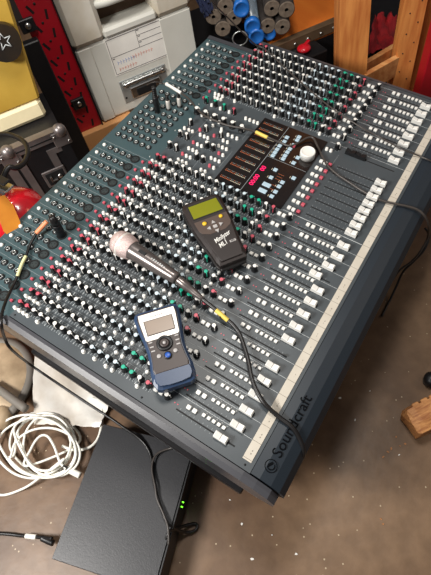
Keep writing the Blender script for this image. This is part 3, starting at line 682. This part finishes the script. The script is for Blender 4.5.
b.lathe([(.128, 0), (.128, .008), (.118, .018), (.07, .026), (.02, .03)], M['tin'], T(-cb.location) @ T(c0), 40); b.build('base_plate', cb)
b = MB(); b.lathe([(.128, .004), (.134, .006), (.134, .016), (.121, .022), (.116, .019)], M['rubber_grey'], T(-cb.location) @ T(c0), 48, True, False); b.build('rim', cb)
MB().tube(rel(cb, [W(-8, 384, .045), W(8, 396, .045), W(26, 409, .045)]), .0105, M['rubber_grey'], 10).build('spoke', cb)
sc_ = MB().lathe([(.001, .0), (.030, .001), (.034, .012), (.030, .03), (.012, .036), (.001, .037)], M['tin'], T(-cb.location) @ T(W(2, 421, 0)), 20).build('castor', cb)
# timber offcut and black thing at the right
t1, t2 = W(409, 424, .03), W(450, 404, .03); td = Vector((t2.x - t1.x, t2.y - t1.y, 0)).normalized()
tf = frame((t1.x, t1.y, 0), td, Vector((-td.y, td.x, 0)), (0, 0, 1))
tc_ = empty('timber_offcut', mtx=tf); tag(tc_, 'splintered block of orange timber lying on the floor at the right edge', 'timber')
b = MB(); rr = []
for x, k in ((0, .8), (.006, .95), (.02, 1), (.10, 1.02), (.16, 1)):
    rr.append([(x + random.uniform(-.004, .004) * (x < .01), y * k + random.uniform(-.001, .001), .028 + z * k + random.uniform(-.001, .001)) for y, z in ((-.030, -.026), (.026, -.028), (.032, .0), (.024, .028), (-.01, .032), (-.032, .024))])
b.loft(rr, M['chunk']); b.build('block', tc_)
b = MB()
for x in range(6): b.box(.02 + x * .022, .036 + x * .022, .018, .030, .050 + .001 * (x % 2), .0575, M['chunk'], None, .002)
b.build('bark', tc_)
bt = MB().lathe([(.014, 0), (.017, .004), (.018, .02), (.012, .028), (.001, .03)], M['black'], T(W(430, 382, 0)), 16).build('rubber_stopper')
tag(bt, 'small black rubber stopper on the floor above the timber offcut', 'stopper')
random.seed(11)
for i, (x, y) in enumerate([(388, 452), (391, 449), (383, 457), (396, 437), (400, 446), (405, 444), (381, 519), (383, 524), (242, 524), (215, 456), (219, 452), (370, 391), (340, 398), (296, 554), (272, 535), (252, 559), (230, 500), (399, 455), (355, 420), (210, 468)]):
    p = W(x, y, .0); s_ = random.uniform(.0016, .0042); a = random.uniform(0, 3.1)
    pts = [(s_ * math.cos(t) * random.uniform(.6, 1.3), s_ * math.sin(t) * random.uniform(.4, .8)) for t in [j * 1.05 for j in range(6)]]
    o = MB().prism(pts, 0, .0015, M['chunk'] if i < 8 else M['white'], 'z', Matrix.Rotation(a, 4, 'Z')).build('debris_chip'); o.location = p
    if i < 6: tag(o, 'tiny chip of wood on the floor just left of the timber offcut', 'chip', 'wood chips by the timber offcut')
    elif i < 8: tag(o, ('upper' if i == 6 else 'lower') + ' of two small wood chips lying together far below the timber offcut', 'chip', 'pair of wood chips on the floor')
    else: tag(o, 'tiny pale paint chip lying on the brown floor', 'chip', 'paint chips on the floor')

# ================================================================== BEHIND THE CONSOLE
# tan carton that carries the grey case
P0 = W(105, 125, .10)
P0 = Vector((P0.x, P0.y, 0))
rowm = ROWM(P0)
def RP(x, y): p = rowm.inverted() @ WP(x, y, P0, DIR); return p.x, p.z    # picture point -> (along the row, height) on the case front plane
tb = empty('cardboard_box', mtx=rowm); tag(tb, 'tan cardboard box under the grey plastic case behind the console', 'cardboard box')
xl = RP(75, 131)[0]
MB().box(xl, .36, -.012, .30, 0, .100, M['tan'], None, .002).build('carton', tb)
MB().box((xl + .36) / 2 - .025, (xl + .36) / 2 + .025, -.0128, .3008, .02, .1008, M['brown']).build('packing_tape', tb)
# grey hard case
gc = empty('plastic_case', mtx=rowm @ T((0, 0, .1015))); tag(gc, 'large pale grey plastic case with paper label and metal latch behind the console', 'case')
x0, x1 = 0., RP(197, 47)[0] + .005; zs_ = RP(160, 20)[1] - .1015; H = .60
cl0, cl1 = RP(100, 60)[0] - .015, RP(167, 62)[0] + .008
b = MB().box(x0, x1, .0135, .24, 0, zs_, M['case_grey'], None, .008); b.box(x0 + .004, cl0, .010, .0145, .004, zs_ - .004, M['case_grey'], None, .002); b.box(cl1, x1 - .004, .010, .0145, .004, zs_ - .004, M['case_grey'], None, .002); b.build('base_shell', gc)
hr = [RP(99, 14), RP(153, 3)]; ha, hb = hr[0][0], hr[1][0]; hz0 = RP(126, 22)[1] - .1015
b = MB().box(x0 - .004, ha, .004, .244, zs_ + .002, H, M['case_dirt'], None, .014); b.box(hb, x1 + .004, .004, .244, zs_ + .002, H, M['case_dirt'], None, .014)
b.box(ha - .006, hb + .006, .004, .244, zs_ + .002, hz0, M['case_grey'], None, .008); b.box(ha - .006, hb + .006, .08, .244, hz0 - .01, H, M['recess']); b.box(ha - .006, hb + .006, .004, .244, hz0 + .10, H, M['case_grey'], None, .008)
b.build('lid_shell', gc)
MB().tube([(ha - .004, .030, hz0 + .066), (ha + .03, .012, hz0 + .068), ((ha + hb) / 2, .006, hz0 + .070), (hb - .03, .012, hz0 + .068), (hb + .004, .030, hz0 + .066)], .013, M['case_grey'], 14).build('handle', gc)
la, lz1 = RP(105, 42); lb, _ = RP(166, 40); lz0 = RP(118, 78)[1] - .1015; lz1 -= .1015
lab = MB().box(la, lb, .0122, .0136, lz0, lz1, M['paper']).build('paper_label', gc)
b = MB(); i_ = .004
def ln(x0_, x1_, z0_, z1_, m_='ink'): b.box(x0_, x1_, .0116, .0123, z0_, z1_, M[m_])
ln(la + i_, lb - i_, lz1 - i_ - .0012, lz1 - i_); ln(la + i_, lb - i_, lz0 + i_, lz0 + i_ + .0012); ln(la + i_, la + i_ + .0012, lz0 + i_, lz1 - i_); ln(lb - i_ - .0012, lb - i_, lz0 + i_, lz1 - i_)
mz = lz0 + (lz1 - lz0) * .5; mx_ = la + (lb - la) * .54
ln(la + i_, lb - i_, mz, mz + .001); ln(mx_, mx_ + .001, mz, lz1 - i_)
for k in (1, 2): zz = mz + (lz1 - i_ - mz) * k / 3; ln(mx_, lb - i_, zz, zz + .001)
for k in range(3): ln(mx_ + .003, mx_ + .011, mz + (lz1 - i_ - mz) * (k + .75) / 3, mz + (lz1 - i_ - mz) * (k + .75) / 3 + .002)
ln(la + .007, la + .015, mz - .006, mz - .004)
random.seed(5)
for row, (m_, zz) in enumerate((('ink_blue', mz - .022), ('ink_red', mz - .020), ('ink_red', mz - .044))):
    xs = la + .02 + (0 if row != 1 else .055)
    for k in range(7 if row != 1 else 8):
        x = xs + k * .0095; h = random.uniform(.008, .014)
        ln(x, x + .0018, zz - h / 2, zz + h / 2, m_); ln(x, x + .006, zz + random.uniform(-.5, .5) * h, zz + .0016 + random.uniform(-.5, .5) * h * .2, m_) if False else ln(x, x + .006, zz, zz + .0016, m_)
b.build('label_print', lab)
# metal latch in a recess
ta, tz1 = RP(120, 84); tb2, _ = RP(167, 70); tz1 -= .1015; tz0 = .035
lt = MB().box(ta, tb2, .011, .017, tz0, tz1, M['jack'], None, .002).build('latch_plate', gc)
MB().tube([(ta + .01, .006, tz1 - .014), (tb2 - .01, .006, tz1 - .014)], .006, M['metal'], 10).build('latch_bar', lt)
for k in range(5): x = ta + .015 + k * (tb2 - ta - .03) / 4; MB().sphere((x, .008, tz1 - .015), .0085, M['metal']).build('latch_knuckle', lt)
MB().box(ta + .03, tb2 - .03, .003, .011, tz0 + .01, tz1 - .03, M['metal'], None, .003).build('latch_lever', lt)
MB().box(ta + .05, tb2 - .05, .000, .004, tz0 + .016, tz1 - .040, M['slot'], None, .001).build('latch_slot', lt)
for x in (ta + .008, tb2 - .008): MB().lathe([(.004, 0), (.003, .0015)], M['slot'], T((x, .011, tz0 + .02)) @ Matrix.Rotation(math.pi / 2, 4, 'X'), 10).build('rivet', lt)
# red perforated upright left of the case
rx1 = x0 - .004; rx0 = rx1 - .098
ru = empty('perforated_upright', mtx=rowm @ T((0, 0, .1015))); tag(ru, 'red steel upright with black slots standing left of the grey case', 'steel upright')
MB().box(rx0, rx1 - .004, .012, .018, 0, .62, M['red_steel']).build('face_plate', ru)
MB().box(rx1 - .004, rx1, .004, .06, 0, .62, M['black_steel']).build('edge_strip', ru)
b = MB()
for k in range(11):
    z = .02 + k * .052
    for sx, xx, an_ in ((1, rx0 + .028, -28), (-1, rx0 + .066, 12)):
        mt = T((xx, .0118, z + (.024 if sx > 0 else 0))) @ Matrix.Rotation(math.radians(an_), 4, 'Y')
        b.box(-.0035, .0035, -.0004, .0004, -.013, .013, M['slot'], mt)
    b.lathe([(.004, 0), (.004, .0008)], M['slot'], T((rx0 + .046, .0124, z + .034)) @ Matrix.Rotation(math.pi / 2, 4, 'X'), 10)
b.build('slots', ru)
for (px, py) in ((28, 26), (79, 104)):
    a_, z_ = RP(px, py); z_ -= .1015
    br = MB().box(a_ - .022, a_ + .022, .000, .0115, z_ - .018, z_ + .018, M['black_steel'], None, .002).build('bracket', ru)
    MB().lathe([(.009, 0), (.009, .003), (.006, .006), (.0015, .006)], M['metal'], T((a_, .0005, z_)) @ Matrix.Rotation(math.pi / 2, 4, 'X'), 14).build('bolt', br)
# black flight case with aluminium edges and ball corners, left
Pf = W(61, 129, .30); Pf = Vector((Pf.x, Pf.y, 0)); fm = ROWM(Pf)
def FP(x, y): p = fm.inverted() @ WP(x, y, Pf, DIR); return p.x, p.z
fcs = empty('flight_case', mtx=fm); tag(fcs, 'black flight case with aluminium edges and ball corners behind the red extinguisher', 'flight case')
xL = FP(6, 150)[0]; zT = .30
MB().box(-.62, 0, 0, .22, .0, zT, M['black_steel']).build('panel_body', fcs)
def prof_h(x0_, x1_, z_): 
    b = MB(); b.box(x0_, x1_, -.004, .022, z_ - .004, z_ + .002, M['alu']); b.box(x0_, x1_, -.004, .0, z_ - .026, z_ - .004, M['alu']); b.box(x0_, x1_, -.0048, -.0038, z_ - .016, z_ - .012, M['slot']); return b
prof_h(-.60, -.004, zT + .001).build('edge_profile', fcs)
b = MB(); b.box(-.024, .004, -.004, .0, .02, zT - .02, M['black_steel']); b.build('edge_profile', fcs)
for dx in (0, ): 
    b = MB(); b.box(xL - .030, xL - .004, -.004, 0, .02, zT - .02, M['alu']); b.build('edge_profile', fcs)
    b = MB(); b.box(xL + .004, xL + .026, -.004, 0, .02, zT - .02, M['alu']); b.box(xL - .004, xL + .004, -.001, 0.001, .02, zT - .02, M['slot']); b.build('edge_profile', fcs)
for x in (-.006, xL):
    b = MB().sphere((x, .004, zT - .004), .020, M['alu']); b.box(x - .030, x + .020, -.0062, -.001, zT - .05, zT - .002, M['alu'], None, .003); b.build('ball_corner', fcs)
    for ox, oz in ((-.024, -.012), (.012, -.038)): MB().sphere((x + ox, -.007, zT + oz), .0035, M['metal']).build('rivet', fcs)
# corner brace and butterfly latch on the case front
a0, zz0 = FP(46, 151); a1, zz1 = FP(69, 146)
b = MB(); b.box(a0, a1, -.0035, 0, zz0 - .018, zz0, M['alu']); b.box(a0, a0 + .022, -.0035, 0, zz0 - .075, zz0 - .018, M['alu']); b.build('angle_brace', fcs)
ca, cz = FP(56, 176)
lt = MB().box(ca - .036, ca + .036, -.005, 0, cz - .030, cz + .030, M['alu'], None, .003).build('butterfly_latch', fcs)
MB().box(ca - .028, ca + .028, -.0062, -.004, cz - .022, cz + .022, M['slot'], None, .002).build('latch_dish', lt)
b = MB()
b.box(ca - .018, ca - .012, -.011, -.005, cz - .008, cz + .010, M['metal'], None, .001); b.box(ca - .018, ca + .002, -.011, -.005, cz - .010, cz - .004, M['metal'], None, .001); b.lathe([(.008, 0), (.007, .005)], M['metal'], T((ca + .012, -.005, cz)) @ Matrix.Rotation(math.pi / 2, 4, 'X'), 12)
b.build('latch_wing', lt)
# black upright bar between the flight case and the red upright
p1 = RP(18, 26); p2 = RP(78, 150)
bu = MB().box(rx0 - .045, rx0 + .014, -.022, .006, .0, RP(28, 40)[1], M['black_steel'], rowm, .003).build('black_post'); tag(bu, 'black steel post between the yellow cushion and the red upright', 'post')
# yellow seat cushion on the flight case
yc0 = W(47, 117, .318); Py = Vector((yc0.x, yc0.y, 0)); ym = ROWM(Py)
def YP(x, y): p = ym.inverted() @ WP(x, y, Py, DIR); return p.x, p.z
z0 = .304; ch = YP(40.7, 103.4)[1] - YP(47, 116)[1]
ys = empty('seat_cushion', mtx=ym @ T((0, .03, z0)) @ Matrix.Rotation(math.radians(-3), 4, 'X')); tag(ys, 'yellow vinyl seat cushion with cream edge propped on the black flight case', 'cushion')
MB().box(-.36, .004, -.002, .075, .052, .60, M['yellow'], Matrix(((1, 0, .17, -.006), (0, 1, 0, 0), (0, 0, 1, 0), (0, 0, 0, 1))), .007).build('cover', ys)
MB().box(-.365, .004, -.004, .08, .0, .054, M['cream'], None, .010).build('edge_piping', ys)
a_, z_ = YP(14, 42); 
pb = empty('leather_pouch', mtx=ym @ T((0, .03, z0)) @ Matrix.Rotation(math.radians(-3), 4, 'X') @ T((a_ - .026, -.014, z_ - z0 + .002))); tag(pb, 'dark leather pouch with pale star mark hanging on the yellow cushion', 'pouch')
n = 20; pts = [(.046 * math.cos(t * 2 * math.pi / n), .050 * math.sin(t * 2 * math.pi / n) * (1 if math.sin(t * 2 * math.pi / n) < 0 else .8)) for t in range(n)]
MB().prism(pts, -.012, .010, M['leather'], 'y').build('flap', pb)
b = MB(); star = []
for k in range(10): t = math.pi / 2 + k * math.pi / 5; r = .021 if k % 2 == 0 else .008; star.append((r * math.cos(t), r * math.sin(t)))
for k in range(10):
    p, q2 = star[k], star[(k + 1) % 10]; b.tube([(p[0] + .004, -.0128, p[1]), (q2[0] + .004, -.0128, q2[1])], .0012, M['print'], 6, 1)
b.build('star_mark', pb)
# red fire extinguisher
ep = W(7, 203, .355); ex = empty('fire_extinguisher', (ep.x, ep.y, 0)); tag(ex, 'red fire extinguisher with black hose standing behind the left rear console corner', 'fire extinguisher')
R_ = .078
MB().lathe([(R_ - .006, 0), (R_, .006), (R_, .31), (R_ - .006, .335), (R_ - .024, .357), (R_ - .045, .368), (.018, .374), (.018, .384)], M['ext_red'], None, 36).build('cylinder', ex)
b = MB().lathe([(.016, .382), (.020, .386), (.020, .400), (.013, .404), (.013, .425), (.002, .428)], M['metal'], None, 18); b.build('valve', ex)
b = MB().box(-.012, .012, -.07, .02, .426, .432, M['metal'], None, .002); b.box(-.010, .010, -.075, .01, .446, .452, M['black'], None, .002); b.build('handle', ex)
b = MB().lathe([(.013, 0), (.013, .006), (.011, .008)], M['cream'], T((.016, 0, .412)) @ Matrix.Rotation(math.pi / 2, 4, 'Y'), 16); b.build('gauge', ex)
def arc_panel(mb, r, t0, t1, z0, z1, m_, n=10, th=.0012):
    rr = []
    for i in range(n + 1):
        t = t0 + (t1 - t0) * i / n; c_, s_ = math.cos(t), math.sin(t); rr.append([(r * c_, r * s_, z0), ((r + th) * c_, (r + th) * s_, z0), ((r + th) * c_, (r + th) * s_, z1), (r * c_, r * s_, z1)])
    return mb.loft(rr, m_)
b = MB(); arc_panel(b, R_, -2.3, -.9, .09, .30, M['tag_orange']); b.build('instruction_label', ex)
tp = W(7, 216, .366) - Vector((ep.x, ep.y, 0)); tz_ = (CW - W(7, 216, .366)).normalized(); ty_ = (W(2, 200, .366) - W(14, 232, .366)); ty_ = (ty_ - tz_ * ty_.dot(tz_)).normalized()
b = MB().prism([(-.012, .045), (.010, .045), (.020, .02), (.022, -.02), (.012, -.05), (-.006, -.055), (-.018, -.03), (-.018, .02)], .0, .004, M['tag_orange'], 'z', frame(tp + tz_ * .012, ty_.cross(tz_), ty_, tz_)); b.build('inspection_tag', ex)
e0 = ex.location
MB().tube([Vector((.012, 0, .40))] + [Vector(p) - e0 for p in (W(8, 168, .42), W(16, 168, .41), W(24, 163, .40), W(28, 153, .40), W(25, 143, .40), W(16, 137, .40), W(4, 134, .40), W(-10, 136, .38))], .0062, M['cable'], 10).build('hose', ex)
# ---------------------------------------------------------------- right rear: crate with rolls, orange case, timber frame
Pc = Vector((1.10, .735, 0)); cm = ROWM(Pc)
cr = MB().box(-.055, .138, .01, .42, 0, .215, M['black_steel'], cm, .004).build('storage_crate'); tag(cr, 'black crate under the stack of paper rolls behind the console', 'crate')
Pr = Vector((1.16, .72, .3)); RD = Vector((.55, -.83, 0)).normalized(); RA = Vector((.83, .55, .10)).normalized()
def roll_frame(px, py, off=0.):
    p = WP(px, py, Pr, RD) + RA * off; x = RA.cross(Vector((0, 0, 1))).normalized(); return frame(p, x, RA.cross(x), RA)
order = [(272.3, 10.4, 'upper row, left of its neighbour by the orange box'), (286.7, 10.4, 'touching the orange box, upper row'), (267.8, 27.6, 'lower row, above a blue cap'), (282.5, 27.6, 'lower row beside the orange box edge'),
         (225.5, 7, 'at the top of the left cluster'), (213.7, 18.8, 'leftmost of the left cluster beside the grey case'), (234.3, 18.8, 'in the middle between the left rolls and the blue caps'), (223, 29.7, 'lowest of the left cluster above the console corner')]
for i, (px, py, wh) in enumerate(order):
    f_ = roll_frame(px, py, random.uniform(0, .01)); o = empty('paper_roll', mtx=f_); tag(o, 'grey brown roll, ' + wh, 'roll', 'rolls stacked behind the console')
    rr_ = .0262
    MB().lathe([(rr_, 0.002), (rr_, .34)], M['roll_side'], None, 22, True, False).build('sleeve', o)
    MB().lathe([(.0065, .004), (.0065, 0), (rr_ - .003, 0), (rr_, .003)], M['roll'], None, 22, False, False).build('end_face', o)
    MB().lathe([(.0066, .004), (.0066, .05), (.001, .05)], M['slot'], None, 14, False, False).build('core', o)
for i, (px, py, wh) in enumerate([(241.5, 9, 'topmost of the four'), (252.5, 27, 'in the middle right of the wire ring'), (256.5, 37, 'just above the pink knobs'), (270, 36.5, 'under the lower grey roll')]):
    f_ = roll_frame(px, py, -.004 if i != 3 else .01); o = empty('capped_tube', mtx=f_); tag(o, 'clear tube with a blue cap, ' + wh, 'tube', 'blue capped tubes among the rolls')
    r = .026 if i != 3 else .022
    MB().lathe([(r - .002, .012), (r - .002, .30)], M['clear_tube'], None, 22).build('tube_wall', o)
    MB().lathe([(r - .008, 0.003), (r - .006, .0), (r, .001), (r, .022), (r - .001, .024)], M['blue_cap'], None, 24).build('cap', o)
f_ = roll_frame(229.5, 41, .05); o = MB().lathe([(.024, 0), (.026, .003), (.026, .26)], M['chassis'], f_, 22).build('capped_tube'); tag(o, 'dark blue capped tube at the bottom of the left rolls', 'tube')
o = MB(); P_ = roll_frame(239.6, 32.8, -.03); pts = [P_ @ Vector((.024 * math.cos(t), .024 * math.sin(t), 0)) for t in [i * math.pi / 8 for i in range(16)]]
rg = o.tube(pts, .0021, M['jack'], 8, 3, True).build('metal_ring'); tag(rg, 'thin metal ring hanging in front of the blue capped tubes', 'ring')
jb = sheet('blue_cloth', [WP(205, 22, Pr, RD), WP(214, 14, Pr, RD), WP(206, -8, Pr, RD), WP(190, -6, Pr, RD)], .02, mat('navy_denim', (24, 34, 66), .8, noise=.3)); tag(jb, 'dark navy cloth hanging right of the grey plastic case', 'cloth')
# orange flight case
Po = W(275, 47, .22); Po = Vector((Po.x, Po.y, 0)); om = ROWM(Po)
oc2 = empty('orange_case', mtx=om); tag(oc2, 'orange plywood case with riveted metal edge behind the console and timber posts', 'flight case')
MB().box(.0, .33, .004, .50, 0, .218, M['orange_ply'], None, .002).build('top_panel', oc2)
MB().box(.0, .33, .001, .004, 0.0, .18, M['black_steel']).build('front_panel', oc2)
MB().box(-.002, .332, -.002, .004, .188, .221, M['edge_brown'], None, .001).build('edge_profile', oc2)
MB().box(-.002, .332, -.002, .026, .218, .2215, M['edge_brown'], None, .001).build('edge_profile', oc2)
for k in range(6):
    MB().sphere((.025 + k * .052, -.003, .203), .005, M['metal'], 10, 6).build('rivet', oc2)
    
# timber frame: posts and cross boards
def post(mb, foot, h, wx, wy, d, m_, top_shift=(0, 0)):
    n_ = Vector((-d[1], d[0], 0)); r0 = [Vector(foot) + Vector(d) * a * wx / 2 + n_ * c_ * wy / 2 for a, c_ in ((-1, -1), (1, -1), (1, 1), (-1, 1))]
    sh_ = Vector((top_shift[0], top_shift[1], h)); return mb.loft([[tuple(p) for p in r0], [tuple(p + sh_) for p in r0]], m_)
F1 = W(355, 72, .20); F2 = W(406, 52, .20); F1.z = F2.z = 0; VD = Vector((.62, -.78, 0))
tfm = empty('timber_trestle', F1); tag(tfm, 'orange pine frame of two upright posts joined by cross boards right of console', 'timber frame')
fl_ = Vector(F1)
post(MB(), (0, 0, 0), 1.0, .086, .065, VD, M['pine'], (-.0, .085)).build('post', tfm)
o = post(MB(), tuple(F2 - F1), 1.0, .060, .05, VD, M['pine'], (0, .03)).build('post', tfm)
o = post(MB(), tuple(F2 - F1 + VD * .068 + Vector((.02, .02, 0))), 1.0, .066, .04, VD, M['pine'], (0, .03)).build('post', tfm)
b = MB()
for (pa, pb2, zt) in (((366, 62), (398, 43), .20), ((369, 72), (411, 48.5), .20)):
    A1, A2 = W(*pa, zt), W(*pb2, zt); d = (A2 - A1); d.z = 0; d.normalize(); n_ = Vector((-d.y, d.x, 0)) * .009
    A1 = A1 - d * .02; A2 = A2 + d * .02
    rr = [[tuple(p - fl_ + n_ * s1 + Vector((0, 0, s2))) for s1, s2 in ((-1, -.065), (1, -.065), (1, 0), (-1, 0))] for p in (A1, A2)]
    MB().loft(rr, M['pine_pale']).build('cross_board', tfm)
b = MB()
random.seed(8)
nn = Vector((-VD.y, VD.x, 0))
for k in range(26):
    zz = .06 + .03 * k; p = F2 - F1 + VD * (-.015 if k % 2 else .014) - nn * .0252 + Vector((0, .03 * zz, zz)); b.sphere(tuple(p), .0022, M['slot'], 6, 4)
b.build('nail_holes', tfm)['kind'] = 'stuff'
# red things behind
rp = W(425, 85, .0); bpst = MB().box(-.03, .03, -.02, .02, 0, .8, M['red_steel'], Matrix.Rotation(math.radians(-45), 4, 'Z'), .003).build('red_post'); bpst.location = (W(427, 80, .12).x, W(427, 80, .12).y, 0); tag(bpst, 'red steel post at the right edge behind the timber frame', 'post')
rb = sheet('red_cloth', [W(366, 58, .155), W(392, 54, .155), W(396, 22, .155), W(374, 22, .155)], .03, M['red_cloth']); tag(rb, 'crumpled red cloth between the two upright timber posts', 'cloth')
cx_ = WP(304, 47.5, Po - NRM * .045, DIR)
lm_ = ROWM((cx_.x, cx_.y, 0))
lb_ = MB().box(-.08, .07, -.04, .040, 0, cx_.z - .015, M['black_steel'], lm_, .004).build('low_crate'); tag(lb_, 'low black crate carrying the red lever in front of the orange case', 'crate')
rt = MB().sphere((0, 0, 0), .024, M['ext_red'], 14, 8, None, .5); rt.box(-.006, .036, -.006, .006, -.006, .012, M['ext_red'], None, .002)
ro = empty('red_lever', (cx_.x, cx_.y, cx_.z - .003)); tag(ro, 'small glossy red lever in the dark gap in front of the orange case', 'lever')
rt.build('lever_head', ro); MB().box(-.05, .0, -.012, .012, -.011, -.004, M['black'], None, .002).build('lever_foot', ro)
pc_ = W(372, 66, .15); bc_ = MB().box(.012, .52, .0, .60, 0, .150, M['black_steel'], frame((pc_.x, pc_.y, 0), VD, Vector((.78, .62, 0)), (0, 0, 1)), .004).build('dark_filler_box'); tag(bc_, 'added wide black trunk behind the timber posts with a red cloth on top', 'filler')  # black box added so the floor behind the posts reads dark
